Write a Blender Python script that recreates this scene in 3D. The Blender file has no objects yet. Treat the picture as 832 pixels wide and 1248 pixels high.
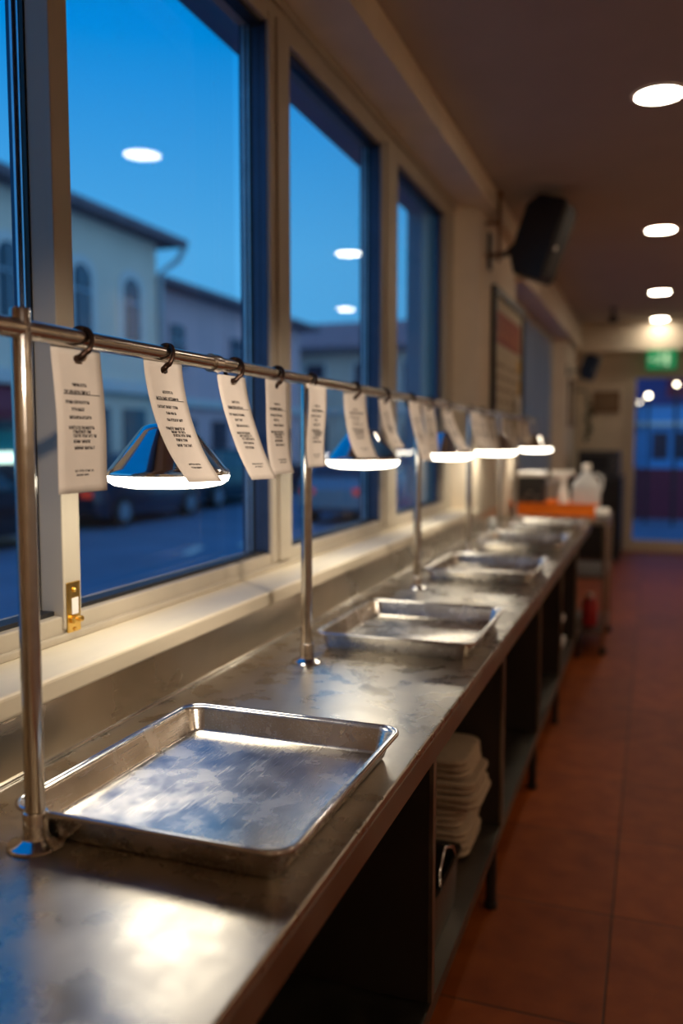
import bpy, bmesh, math, random
from mathutils import Vector, Matrix
random.seed(7)
PI = math.pi
scene = bpy.context.scene
COL = scene.collection

# ------------------------------------------------------------------ materials
def new_mat(name):
    m = bpy.data.materials.new(name); m.use_nodes = True
    nt = m.node_tree
    return m, nt, nt.nodes['Principled BSDF']

def lin(c):
    return tuple(((v/255.0)/12.92 if v/255.0 <= 0.04045 else ((v/255.0+0.055)/1.055)**2.4) for v in c)

def mat(name, rgb, rough=0.6, metal=0.0, var=0.12, scale=14.0, bump=0.0, emis=None, estr=0.0, spec=0.5, trans=0.0, stretch=(1, 1, 1), rvar=0.0, coat=0.0):
    m, nt, b = new_mat(name)
    N, L = nt.nodes, nt.links
    tc = N.new('ShaderNodeTexCoord'); mp = N.new('ShaderNodeMapping')
    mp.inputs['Scale'].default_value = stretch
    L.new(tc.outputs['Object'], mp.inputs['Vector'])
    nz = N.new('ShaderNodeTexNoise'); nz.inputs['Scale'].default_value = scale
    nz.inputs['Detail'].default_value = 5
    L.new(mp.outputs['Vector'], nz.inputs['Vector'])
    r = N.new('ShaderNodeValToRGB')
    r.color_ramp.elements[0].position = 0.3; r.color_ramp.elements[1].position = 0.7
    r.color_ramp.elements[0].color = tuple(max(0, c*(1-var)) for c in rgb)+(1,)
    r.color_ramp.elements[1].color = tuple(min(1, c*(1+var)) for c in rgb)+(1,)
    L.new(nz.outputs['Fac'], r.inputs['Fac']); L.new(r.outputs['Color'], b.inputs['Base Color'])
    b.inputs['Roughness'].default_value = rough; b.inputs['Metallic'].default_value = metal
    b.inputs['Specular IOR Level'].default_value = spec
    b.inputs['Transmission Weight'].default_value = trans
    b.inputs['Coat Weight'].default_value = coat
    if rvar:
        mr = N.new('ShaderNodeMapRange')
        mr.inputs['From Min'].default_value = 0.3; mr.inputs['From Max'].default_value = 0.7
        mr.inputs['To Min'].default_value = max(0.02, rough-rvar); mr.inputs['To Max'].default_value = rough+rvar
        L.new(nz.outputs['Fac'], mr.inputs['Value']); L.new(mr.outputs['Result'], b.inputs['Roughness'])
    if bump:
        bp = N.new('ShaderNodeBump'); bp.inputs['Strength'].default_value = bump; bp.inputs['Distance'].default_value = 0.01
        L.new(nz.outputs['Fac'], bp.inputs['Height']); L.new(bp.outputs['Normal'], b.inputs['Normal'])
    if emis:
        b.inputs['Emission Color'].default_value = tuple(emis)+(1,); b.inputs['Emission Strength'].default_value = estr
    return m

def steel(name, rgb, r0, r1, cloud=3.0, scr=0.06, bump=0.02):
    """worn stainless: cloudy roughness, fine crossing scratches"""
    m, nt, b = new_mat(name)
    N, L = nt.nodes, nt.links
    b.inputs['Metallic'].default_value = 1.0
    tc = N.new('ShaderNodeTexCoord')
    big = N.new('ShaderNodeTexNoise'); big.inputs['Scale'].default_value = cloud; big.inputs['Detail'].default_value = 4; big.inputs['Roughness'].default_value = 0.55
    L.new(tc.outputs['Object'], big.inputs['Vector'])
    acc = None
    for ang, sc in ((0.5, 75.0), (-0.75, 60.0), (1.4, 90.0)):
        mp = N.new('ShaderNodeMapping'); mp.inputs['Rotation'].default_value = (0, 0, ang); mp.inputs['Scale'].default_value = (1.0, 0.045, 1.0)
        L.new(tc.outputs['Object'], mp.inputs['Vector'])
        s = N.new('ShaderNodeTexNoise'); s.inputs['Scale'].default_value = sc*4; s.inputs['Detail'].default_value = 2
        L.new(mp.outputs['Vector'], s.inputs['Vector'])
        rp = N.new('ShaderNodeValToRGB'); rp.color_ramp.elements[0].position = 0.66; rp.color_ramp.elements[1].position = 0.74
        L.new(s.outputs['Fac'], rp.inputs['Fac'])
        if acc is None: acc = rp.outputs['Color']
        else:
            mx = N.new('ShaderNodeMath'); mx.operation = 'MAXIMUM'
            L.new(acc, mx.inputs[0]); L.new(rp.outputs['Color'], mx.inputs[1]); acc = mx.outputs[0]
    mr = N.new('ShaderNodeMapRange'); mr.interpolation_type = 'SMOOTHSTEP'; mr.inputs['From Min'].default_value = 0.28; mr.inputs['From Max'].default_value = 0.72
    mr.inputs['To Min'].default_value = r0; mr.inputs['To Max'].default_value = r1
    L.new(big.outputs['Fac'], mr.inputs['Value'])
    ad = N.new('ShaderNodeMath'); ad.operation = 'MULTIPLY_ADD'; ad.inputs[1].default_value = scr
    L.new(acc, ad.inputs[0]); L.new(mr.outputs['Result'], ad.inputs[2]); L.new(ad.outputs[0], b.inputs['Roughness'])
    cr = N.new('ShaderNodeValToRGB')
    cr.color_ramp.elements[0].position = 0.3; cr.color_ramp.elements[1].position = 0.7
    cr.color_ramp.elements[0].color = tuple(c*0.80 for c in rgb)+(1,); cr.color_ramp.elements[1].color = tuple(min(1, c*1.1) for c in rgb)+(1,)
    L.new(big.outputs['Fac'], cr.inputs['Fac']); L.new(cr.outputs['Color'], b.inputs['Base Color'])
    bp = N.new('ShaderNodeBump'); bp.inputs['Strength'].default_value = bump; bp.inputs['Distance'].default_value = 0.02
    L.new(big.outputs['Fac'], bp.inputs['Height']); L.new(bp.outputs['Normal'], b.inputs['Normal'])
    return m

def floor_mat():
    m, nt, b = new_mat('terracotta_tiles'); b.inputs['Specular IOR Level'].default_value = 0.28
    N, L = nt.nodes, nt.links
    g = N.new('ShaderNodeNewGeometry'); sep = N.new('ShaderNodeSeparateXYZ'); L.new(g.outputs['Position'], sep.inputs[0])
    def line(sock, off, size, wdt):
        a = N.new('ShaderNodeMath'); a.operation = 'ADD'; a.inputs[1].default_value = -off; L.new(sock, a.inputs[0])
        d = N.new('ShaderNodeMath'); d.operation = 'DIVIDE'; d.inputs[1].default_value = size; L.new(a.outputs[0], d.inputs[0])
        p = N.new('ShaderNodeMath'); p.operation = 'PINGPONG'; p.inputs[1].default_value = 0.5; L.new(d.outputs[0], p.inputs[0])
        c = N.new('ShaderNodeMapRange'); c.inputs['From Min'].default_value = wdt/size*0.4; c.inputs['From Max'].default_value = wdt/size
        L.new(p.outputs[0], c.inputs['Value']); return c.outputs['Result'], d.outputs[0]
    lx, ix = line(sep.outputs['X'], -0.085, 0.595, 0.004)
    ly, iy = line(sep.outputs['Y'], 2.91, 0.595, 0.004)
    mn = N.new('ShaderNodeMath'); mn.operation = 'MINIMUM'; L.new(lx, mn.inputs[0]); L.new(ly, mn.inputs[1])
    fx = N.new('ShaderNodeMath'); fx.operation = 'FLOOR'; L.new(ix, fx.inputs[0])
    fy = N.new('ShaderNodeMath'); fy.operation = 'FLOOR'; L.new(iy, fy.inputs[0])
    cb = N.new('ShaderNodeCombineXYZ'); L.new(fx.outputs[0], cb.inputs[0]); L.new(fy.outputs[0], cb.inputs[1])
    wn = N.new('ShaderNodeTexWhiteNoise'); L.new(cb.outputs[0], wn.inputs['Vector'])
    nz = N.new('ShaderNodeTexNoise'); nz.inputs['Scale'].default_value = 9; nz.inputs['Detail'].default_value = 8; L.new(g.outputs['Position'], nz.inputs['Vector'])
    sp = N.new('ShaderNodeTexNoise'); sp.inputs['Scale'].default_value = 120; L.new(g.outputs['Position'], sp.inputs['Vector'])
    r = N.new('ShaderNodeValToRGB')
    r.color_ramp.elements[0].position = 0.3; r.color_ramp.elements[0].color = (0.24, 0.048, 0.005, 1)
    r.color_ramp.elements[1].position = 0.72; r.color_ramp.elements[1].color = (0.36, 0.086, 0.012, 1)
    L.new(nz.outputs['Fac'], r.inputs['Fac'])
    v = N.new('ShaderNodeMapRange'); v.inputs['To Min'].default_value = 0.82; v.inputs['To Max'].default_value = 1.15; L.new(wn.outputs['Value'], v.inputs['Value'])
    m1 = N.new('ShaderNodeMix'); m1.data_type = 'RGBA'; m1.blend_type = 'MULTIPLY'; m1.inputs[0].default_value = 1
    L.new(r.outputs['Color'], m1.inputs[6]); L.new(v.outputs['Result'], m1.inputs[7])
    m2 = N.new('ShaderNodeMix'); m2.data_type = 'RGBA'; m2.inputs[6].default_value = (0.04, 0.02, 0.012, 1)
    L.new(mn.outputs[0], m2.inputs[0]); L.new(m1.outputs[2], m2.inputs[7]); L.new(m2.outputs[2], b.inputs['Base Color'])
    rr = N.new('ShaderNodeMapRange'); rr.inputs['To Min'].default_value = 0.36; rr.inputs['To Max'].default_value = 0.62
    L.new(sp.outputs['Fac'], rr.inputs['Value']); L.new(rr.outputs['Result'], b.inputs['Roughness'])
    bp = N.new('ShaderNodeBump'); bp.inputs['Strength'].default_value = 0.35; bp.inputs['Distance'].default_value = 0.004
    L.new(mn.outputs[0], bp.inputs['Height'])
    b2 = N.new('ShaderNodeBump'); b2.inputs['Strength'].default_value = 0.12; b2.inputs['Distance'].default_value = 0.003
    L.new(sp.outputs['Fac'], b2.inputs['Height']); L.new(bp.outputs['Normal'], b2.inputs['Normal']); L.new(b2.outputs['Normal'], b.inputs['Normal'])
    return m

def glass_mat():
    m = bpy.data.materials.new('window_glass'); m.use_nodes = True
    nt = m.node_tree; N, L = nt.nodes, nt.links; N.clear()
    out = N.new('ShaderNodeOutputMaterial'); mix = N.new('ShaderNodeMixShader')
    tr = N.new('ShaderNodeBsdfTransparent'); tr.inputs['Color'].default_value = (0.93, 0.96, 0.97, 1)
    gl = N.new('ShaderNodeBsdfGlossy'); gl.inputs['Roughness'].default_value = 0.0
    lw = N.new('ShaderNodeFresnel'); lw.inputs['IOR'].default_value = 1.27
    # faint surface waviness so the pane stays procedural without distorting the view
    nz = N.new('ShaderNodeTexNoise'); nz.inputs['Scale'].default_value = 1.2
    bp = N.new('ShaderNodeBump'); bp.inputs['Strength'].default_value = 0.01; bp.inputs['Distance'].default_value = 0.002
    L.new(nz.outputs['Fac'], bp.inputs['Height']); L.new(bp.outputs['Normal'], gl.inputs['Normal'])
    L.new(lw.outputs['Fac'], mix.inputs['Fac']); L.new(tr.outputs[0], mix.inputs[1]); L.new(gl.outputs[0], mix.inputs[2])
    L.new(mix.outputs[0], out.inputs['Surface'])
    return m

M = {}
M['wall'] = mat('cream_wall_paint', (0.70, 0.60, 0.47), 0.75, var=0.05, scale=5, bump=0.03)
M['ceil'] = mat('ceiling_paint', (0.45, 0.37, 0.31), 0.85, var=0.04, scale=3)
M['ext_wall'] = mat('outer_plaster', (0.50, 0.46, 0.50), 0.9, var=0.06, scale=4)
M['floor'] = floor_mat()
M['glass'] = glass_mat()
M['frame'] = mat('painted_window_frame', (0.42, 0.37, 0.29), 0.5, var=0.06, scale=8, stretch=(1, 1, .2))
M['track'] = mat('dark_sash_track', (0.05, 0.07, 0.12), 0.35, metal=0.6, var=0.1)  # sash tracks, and the shade colour of the added mullion covers
M['gasket'] = mat('black_rubber_gasket', (0.012, 0.012, 0.014), 0.5)
M['track_lip'] = mat('bright_aluminium_lip', (0.55, 0.6, 0.68), 0.3, metal=0.9)
M['sill'] = mat('worn_painted_sill', (0.74, 0.66, 0.50), 0.55, var=0.10, scale=7, stretch=(1, .3, 1), bump=0.05)
M['bench'] = steel('worn_stainless_worktop', (0.50, 0.465, 0.41), 0.22, 0.37, 13.0, 0.05, 0.0)
M['splash'] = steel('stainless_splashback', (0.62, 0.54, 0.43), 0.24, 0.38, 2.6, 0.02, 0.0)
M['tray'] = steel('scratched_steel_tray', (0.70, 0.66, 0.60), 0.20, 0.30, 14.0, 0.14, 0.0)
M['lipm'] = steel('counter_edge_steel', (0.36, 0.33, 0.28), 0.30, 0.5, 6.0, 0.05)
M['rail'] = mat('brushed_rail_steel', (0.55, 0.50, 0.43), 0.22, metal=1, var=0.12, scale=60, stretch=(1, 1, 1), rvar=0.05)
M['post'] = mat('polished_post_steel', (0.66, 0.63, 0.58), 0.17, metal=1, var=0.08, scale=40, rvar=0.04)
M['chrome'] = mat('polished_chrome', (0.66, 0.65, 0.64), 0.10, metal=1, var=0.04, scale=20)
M['ring'] = mat('dark_bronze_ring', (0.06, 0.035, 0.025), 0.28, metal=0.85, var=0.25, scale=40)
M['paper'] = mat('thermal_paper', (0.74, 0.68, 0.60), 0.85, var=0.04, scale=20)
M['ink'] = mat('grey_print_ink', (0.055, 0.05, 0.05), 0.9)
M['lampglow'] = mat('glowing_diffuser', (0.9, 0.9, 0.9), 0.5, emis=(1.0, 0.90, 0.72), estr=11.5)
M['downglow'] = mat('glowing_downlight', (0.9, 0.9, 0.9), 0.5, emis=(1.0, 0.87, 0.68), estr=42.0)
M['whitering'] = mat('white_metal_trim', (0.75, 0.72, 0.68), 0.5)
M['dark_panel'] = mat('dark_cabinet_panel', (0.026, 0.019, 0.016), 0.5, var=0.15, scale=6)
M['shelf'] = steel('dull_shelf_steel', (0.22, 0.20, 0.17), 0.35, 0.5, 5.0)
M['black'] = mat('black_plastic', (0.012, 0.012, 0.013), 0.5, var=0.15)
M['blackgrille'] = mat('black_speaker_grille', (0.02, 0.02, 0.022), 0.6, var=0.5, scale=300)
M['darkgrey'] = mat('dark_grey_metal', (0.055, 0.055, 0.06), 0.45, var=0.1)
M['towel'] = mat('beige_cotton', (0.46, 0.36, 0.26), 0.95, var=0.10, scale=90, bump=0.4)
M['orange'] = mat('orange_plastic', (1.0, 0.20, 0.012), 0.45, var=0.08)
M['white'] = mat('white_plastic', (0.78, 0.76, 0.72), 0.4, var=0.04)
M['milky'] = mat('milky_plastic', (0.62, 0.64, 0.66), 0.35, var=0.06, trans=0.2)
M['red'] = mat('red_enamel', (0.45, 0.02, 0.02), 0.4)
M['brass'] = mat('polished_brass', (0.80, 0.52, 0.14), 0.25, metal=1, var=0.12, scale=60)
M['wood'] = mat('brown_wood', (0.20, 0.09, 0.035), 0.5, var=0.3, scale=6, stretch=(6, 1, 1))
M['frameblack'] = mat('black_picture_frame', (0.012, 0.011, 0.01), 0.4)
M['mount'] = mat('poster_paper', (0.48, 0.41, 0.29), 0.7, var=0.06)
M['posterred'] = mat('poster_red_print', (0.26, 0.035, 0.008), 0.6, var=0.12)
M['posterorange'] = mat('poster_orange_print', (0.40, 0.11, 0.025), 0.6)
M['posteryellow'] = mat('poster_yellow_print', (0.50, 0.30, 0.05), 0.6)
M['posterbrown'] = mat('poster_brown_print', (0.22, 0.14, 0.08), 0.7)
M['greensign'] = mat('green_sign_face', (0.0, 0.22, 0.08), 0.4, emis=(0.0, 0.28, 0.10), estr=0.45)
M['signwhite'] = mat('pale_sign_symbol', (0.6, 0.8, 0.6), 0.5, emis=(0.45, 0.9, 0.5), estr=0.45)
M['plant'] = mat('dark_leaf', (0.03, 0.045, 0.02), 0.6, var=0.3)
# outside
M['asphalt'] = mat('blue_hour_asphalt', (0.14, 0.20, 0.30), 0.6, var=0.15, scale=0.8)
M['pave'] = mat('pavement_slabs', (0.34, 0.33, 0.33), 0.8, var=0.1, scale=2)
M['yellowwall'] = mat('pale_yellow_render', (0.72, 0.66, 0.58), 0.9, var=0.04, scale=0.8)
M['pinkwall'] = mat('pale_pink_render', (0.62, 0.46, 0.52), 0.9, var=0.04, scale=0.8)
M['beigewall'] = mat('beige_render', (0.72, 0.64, 0.56), 0.9, var=0.05, scale=0.8)
M['trimwhite'] = mat('white_stucco_trim', (0.62, 0.66, 0.68), 0.85, var=0.04)
M['roofdark'] = mat('dark_eave_tiles', (0.16, 0.14, 0.18), 0.85, var=0.2, scale=3)
M['roofred'] = mat('red_clay_roof', (0.46, 0.24, 0.24), 0.9, var=0.2, scale=4)
M['pane'] = mat('dark_house_pane', (0.035, 0.05, 0.085), 0.12, var=0.2, scale=1)
M['zinc'] = mat('zinc_gutter', (0.30, 0.38, 0.46), 0.5, metal=0.4)
M['maroon'] = mat('maroon_canvas', (0.20, 0.025, 0.05), 0.8, var=0.1)
M['shopglow'] = mat('shop_strip_light', (0.9, 1, 0.9), 0.5, emis=(0.72, 1.0, 0.82), estr=2.2)
M['shopteal'] = mat('teal_shop_board', (0.03, 0.20, 0.26), 0.6, emis=(0.0, 0.10, 0.14), estr=0.35)
M['globeglow'] = mat('warm_globe_glass', (0.9, 0.9, 0.8), 0.5, emis=(1.0, 0.85, 0.6), estr=14.0)
M['bluewall'] = mat('cobalt_render', (0.10, 0.34, 0.72), 0.85, var=0.06, scale=1)
M['navy'] = mat('navy_boards', (0.035, 0.05, 0.20), 0.8, var=0.1, scale=2)
M['carblue'] = mat('dark_blue_car_paint', (0.02, 0.03, 0.06), 0.25, metal=0.3, var=0.05, coat=0.5)
M['carblack'] = mat('black_car_paint', (0.012, 0.014, 0.02), 0.25, metal=0.3, var=0.05, coat=0.5)
M['carred'] = mat('red_car_paint', (0.30, 0.02, 0.03), 0.3, metal=0.2, var=0.05, coat=0.5)
M['carsilver'] = mat('silver_car_paint', (0.30, 0.33, 0.38), 0.35, metal=0.5, var=0.05, coat=0.4)
M['tyre'] = mat('tyre_rubber', (0.015, 0.015, 0.015), 0.8)
M['taillamp'] = mat('red_tail_lamp', (0.5, 0.02, 0.02), 0.4, emis=(1, 0.1, 0.05), estr=0.35)
M['headlamp'] = mat('cool_head_lamp', (0.6, 0.7, 0.9), 0.3, emis=(0.4, 0.6, 1.0), estr=0.5)
M['roadpaint'] = mat('worn_road_paint', (0.85, 0.78, 0.68), 0.8, var=0.25, scale=6)

# ------------------------------------------------------------------ mesh builder
class MB:
    def __init__(s): s.bm = bmesh.new()
    def face(s, pts):
        vs = [s.bm.verts.new(p) for p in pts]
        try: s.bm.faces.new(vs)
        except ValueError: pass
        return s
    def box(s, a, b, rot=None, piv=None):
        x0, y0, z0 = (min(a[i], b[i]) for i in range(3)); x1, y1, z1 = (max(a[i], b[i]) for i in range(3))
        P = [Vector(p) for p in ((x0,y0,z0),(x1,y0,z0),(x1,y1,z0),(x0,y1,z0),(x0,y0,z1),(x1,y0,z1),(x1,y1,z1),(x0,y1,z1))]
        if rot is not None:
            pv = Vector(piv) if piv is not None else sum(P, Vector())/8
            P = [rot @ (p-pv)+pv for p in P]
        v = [s.bm.verts.new(p) for p in P]
        for f in ((0,3,2,1),(4,5,6,7),(0,1,5,4),(1,2,6,5),(2,3,7,6),(3,0,4,7)): s.bm.faces.new([v[i] for i in f])
        return s
    def prism(s, poly, ext):
        e = Vector(ext); n = len(poly)
        a = [s.bm.verts.new(Vector(p)) for p in poly]; b = [s.bm.verts.new(Vector(p)+e) for p in poly]
        s.bm.faces.new(a); s.bm.faces.new(list(reversed(b)))
        for i in range(n): s.bm.faces.new((a[i], b[i], b[(i+1) % n], a[(i+1) % n]))
        return s
    def loft(s, loops, closed=True, cap0=True, cap1=True):
        R = [[s.bm.verts.new(Vector(p)) for p in lp] for lp in loops]; n = len(R[0])
        for i in range(len(R)-1):
            for j in range(n if closed else n-1):
                k = (j+1) % n
                s.bm.faces.new((R[i][j], R[i][k], R[i+1][k], R[i+1][j]))
        if cap0: s.bm.faces.new(list(reversed(R[0])))
        if cap1: s.bm.faces.new(R[-1])
        return s
    def tube(s, path, r, seg=16, caps=True):
        path = [Vector(p) for p in path]; n = len(path)
        rad = r if isinstance(r, (list, tuple)) else [r]*n
        t = [(path[min(i+1, n-1)]-path[max(i-1, 0)]).normalized() for i in range(n)]
        up = Vector((0, 0, 1)) if abs(t[0].z) < 0.9 else Vector((1, 0, 0))
        u = t[0].cross(up).normalized(); loops = []
        for i in range(n):
            u = (u - t[i]*u.dot(t[i])).normalized(); w = t[i].cross(u)
            loops.append([path[i]+rad[i]*(math.cos(2*PI*k/seg)*u+math.sin(2*PI*k/seg)*w) for k in range(seg)])
        return s.loft(loops, True, caps, caps)
    def lathe(s, prof, c=(0, 0, 0), seg=40, cap0=False, cap1=False):
        c = Vector(c); loops = []
        for r, z in prof:
            r = max(r, 1e-4)
            loops.append([c+Vector((r*math.cos(2*PI*k/seg), r*math.sin(2*PI*k/seg), z)) for k in range(seg)])
        return s.loft(loops, True, cap0, cap1)
    def ball(s, c, r, seg=16, sc=(1, 1, 1)):
        mt = Matrix.Translation(c) @ Matrix.Diagonal((r*sc[0], r*sc[1], r*sc[2], 1))
        bmesh.ops.create_uvsphere(s.bm, u_segments=seg, v_segments=seg//2+2, radius=1, matrix=mt); return s
    def build(s, name, m, parent=None, smooth=False, bevel=0.0, seg=2, kind=None, label=None, normals=True):
        if normals: bmesh.ops.recalc_face_normals(s.bm, faces=s.bm.faces)
        me = bpy.data.meshes.new(name); s.bm.to_mesh(me); s.bm.free()
        me.materials.append(m)
        o = bpy.data.objects.new(name, me); COL.objects.link(o)
        if smooth:
            me.polygons.foreach_set('use_smooth', [True]*len(me.polygons))
            me.set_sharp_from_angle(angle=math.radians(40))
        if bevel:
            bv = o.modifiers.new('Bevel', 'BEVEL'); bv.width = bevel; bv.segments = seg; bv.limit_method = 'ANGLE'; bv.angle_limit = math.radians(35)
        if parent is not None: o.parent = parent
        if kind: o['kind'] = kind
        if label: o['label'] = label
        return o

def thing(name, label, cat, loc=(0, 0, 0), rz=0.0, group=None):
    o = bpy.data.objects.new(name, None); COL.objects.link(o)
    o.empty_display_size = 0.1
    o.location = loc; o.rotation_euler = (0, 0, rz)
    o['label'] = label; o['category'] = cat
    if group: o['group'] = group
    return o
def tag(o, label, cat, group=None):
    o['label'] = label; o['category'] = cat
    if group: o['group'] = group
    return o
def struct(name):
    o = bpy.data.objects.new(name, None); COL.objects.link(o); o['kind'] = 'structure'; return o
def copy_thing(src, loc, label, rz=None):
    r = src.copy(); COL.objects.link(r); r.location = loc; r['label'] = label
    if rz is not None: r.rotation_euler = (0, 0, rz)
    for ch in list(src.children):
        c = ch.copy(); COL.objects.link(c); c.parent = r
        for g in list(ch.children):
            d = g.copy(); COL.objects.link(d); d.parent = c
    return r

ORD = ['first', 'second', 'third', 'fourth', 'fifth', 'sixth', 'seventh', 'eighth', 'ninth', 'tenth', 'eleventh', 'twelfth', 'thirteenth', 'fourteenth', 'fifteenth', 'sixteenth', 'seventeenth']

# ------------------------------------------------------------------ room shell
XW = -1.06      # inner face of window wall
XO = -1.50      # outer face
CE = 3.16       # ceiling height
YF = 12.9       # far wall
MB().box((XW-0.02, -2.5, -0.12), (2.6, YF+0.02, 0.0)).build('floor', M['floor'], kind='structure')
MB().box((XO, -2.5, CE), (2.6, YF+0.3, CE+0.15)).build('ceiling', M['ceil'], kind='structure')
b = MB()
b.box((XO, -2.5, -0.12), (XW, YF, 1.095))                       # below windows
b.box((XO, -2.5, 3.02), (-0.985, 7.0, CE))                       # header over the first window
b.box((XO, 7.0, 2.82), (-0.985, YF, CE))                          # header over the second window
b.box((XO, -2.5, 1.095), (XW, 0.85, 3.02))
b.prism([(XW, 5.56, 1.095), (XW, 7.05, 1.095), (-1.2, 7.15, 1.095), (XO, 7.15, 1.095), (XO, 5.47, 1.095), (-1.2, 5.42, 1.095)], (0, 0, 1.925))
b.prism([(XW, 11.35, 1.095), (XW, YF, 1.095), (XO, YF, 1.095), (XO, 11.15, 1.095), (-1.2, 11.15, 1.095)], (0, 0, 1.725))
wl = b.build('wall_left', M['wall'], kind='structure')
b = MB()
b.box((XO-0.012, -2.5, -0.2), (XO-0.001, YF+0.3, 1.06)); b.box((XO-0.012, 5.47, 1.06), (XO-0.001, 7.15, 3.03)); b.box((XO-0.012, -2.5, 3.03), (XO-0.001, YF+0.3, 3.6))
b.box((XO, 0.85, 3.005), (-1.31, 5.47, 3.019)); b.box((XO, 5.455, 1.1), (-1.31, 5.468, 3.005))
b.build('wall_left_facade', M['ext_wall'], kind='structure')
b = MB()
DX0, DX1, DZ = -0.245, 0.72, 2.42
b.box((XO, YF, -0.12), (DX0-0.11, YF+0.3, CE)); b.box((DX1+0.11, YF, -0.12), (2.6, YF+0.3, CE)); b.box((DX0-0.11, YF, DZ+0.06), (DX1+0.11, YF+0.3, CE))
b.box((XW, 12.62, 2.785), (2.5, YF, CE))                         # boxed beam over the far wall
b.build('wall_far', M['wall'], kind='structure')
MB().box((2.5, -2.5, 0.0), (2.6, YF, CE)).build('wall_right', M['wall'], kind='structure')
MB().box((XW, -2.6, 0.0), (2.5, -2.5, CE)).build('wall_back', M['wall'], kind='structure')

# far door: frame, glass
d = struct('door_1')
b = MB(); b.box((DX0-0.11, YF-0.03, 0.0), (DX0, YF+0.12, DZ+0.06)); b.box((DX1, YF-0.03, 0.0), (DX1+0.11, YF+0.12, DZ+0.06)); b.box((DX0, YF-0.03, DZ), (DX1, YF+0.12, DZ+0.06)); b.box((DX0, YF-0.03, 0.0), (DX1, YF+0.12, 0.16))
b.build('door_frame', M['wall'], d, bevel=0.006)
MB().face([(DX0, YF+0.05, 0.16), (DX1, YF+0.05, 0.16), (DX1, YF+0.05, DZ), (DX0, YF+0.05, DZ)]).build('glass_pane', M['glass'], d, normals=False)

# window 1: sliding sashes
w = struct('window_1')
ZG0, ZG1, ZF0, ZF1 = 1.195, 2.915, 1.14, 3.02
XI, XB = -1.20, -1.31
b = MB()
b.box((XB, 0.85, ZF0), (XI, 5.42, ZG0)); b.box((XB, 0.85, ZG1), (XI, 5.42, ZF1)); b.box((XB, 5.21, ZG0), (XI, 5.42, ZG1))
b.box((XI, 0.85, ZF0), (XI+0.012, 5.42, ZF0+0.018)); b.box((XI, 0.85, ZF1-0.03), (XI+0.015, 5.42, ZF1-0.002))
b.build('window_frame', M['frame'], w, bevel=0.004)
mull = [(1.553, 1.615), (2.655, 2.80), (3.90, 4.12)]
for k, (y0, y1) in enumerate(mull):
    mb = MB(); mb.box((-1.255, y0, ZG0-0.03), (XI+0.006, y1, ZG1+0.03))
    if y1-y0 > 0.1: mb.box((XI+0.006, y0+0.045, ZG0-0.03), (XI+0.016, y1, ZG1+0.03))
    mo = mb.build('mullion', M['frame'], w, bevel=0.003)
    t = MB(); t.box((-1.305, y0+0.004, ZG0), (-1.2555, y1-0.004, ZG1)); t.build('sash_track', M['track'], mo)
    t = MB(); t.box((-1.290, y0-0.003, ZG0), (-1.284, y0+0.006, ZG1)); t.box((-1.272, y0-0.003, ZG0), (-1.268, y0+0.006, ZG1)); t.build('track_lip', M['track_lip'], mo)
    if k: t = MB(); t.box((-1.254, y0-0.003, ZG0), (-1.206, y0+0.001, ZG1)); t.box((-1.236, y0-0.005, ZG0), (-1.231, y0-0.002, ZG1)); t.build('sash_edge', M['track'], mo)  # dark cover added on the near side, its shade put into the colour
    t = MB(); t.box((-1.264, y0-0.004, ZG0), (-1.255, y0+0.004, ZG1)); t.build('gasket', M['gasket'], mo)
gb = MB()
for y0, y1 in ((0.85, 1.553), (1.615, 2.655), (2.80, 3.90), (4.12, 5.21)):
    gb.box((-1.262, y0, ZG0-0.002), (-1.22, y1, ZG0+0.010)); gb.box((-1.262, y0, ZG1-0.012), (-1.22, y1, ZG1+0.002))
gb.build('glazing_gasket', M['gasket'], w)
b = MB(); b.box((-1.258, 5.165, ZG0), (-1.232, 5.211, ZG1)); b.build('end_stile', M['track'], w)
for y0, y1, x0, sl in ((0.85, 1.56, -1.285, 0.0), (1.60, 2.67, -1.32, 0.024), (2.785, 3.92, -1.245, 0.0), (4.10, 5.22, -1.255, 0.0)):
    yc = (y0+y1)/2; f = lambda y: x0 - sl*(y-yc)
    MB().face([(f(y0), y0, ZG0-0.01), (f(y1), y1, ZG0-0.01), (f(y1), y1, ZG1+0.01), (f(y0), y0, ZG1+0.01)]).build('glass_pane', M['glass'], w, normals=False)
sl = MB(); sl.box((-1.32, 0.85, 1.095), (-1.032, 5.5, 1.14)); sl.build('window_sill', M['sill'], w, bevel=0.008, seg=3)
lt = MB(); lt.box((XI+0.006, 1.560, 1.155), (XI+0.010, 1.606, 1.268)); lo = lt.build('latch_plate', M['brass'], w, bevel=0.002)
lt = MB(); lt.box((XI+0.010, 1.568, 1.178), (XI+0.022, 1.600, 1.190)); lt.tube([(XI+0.016, 1.585, 1.186), (XI+0.030, 1.585, 1.188)], 0.006, 12); lt.build('latch_bolt', M['brass'], lo, bevel=0.001)
lt = MB(); lt.box((XI+0.010, 1.574, 1.196), (XI+0.0115, 1.596, 1.232)); lt.build('latch_slot', M['white'], lo)
lt = MB(); lt.ball((XI+0.011, 1.583, 1.250), 0.005, 12); lt.ball((XI+0.011, 1.583, 1.163), 0.004, 12); lt.build('latch_screw', M['brass'], lo, smooth=True)

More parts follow.
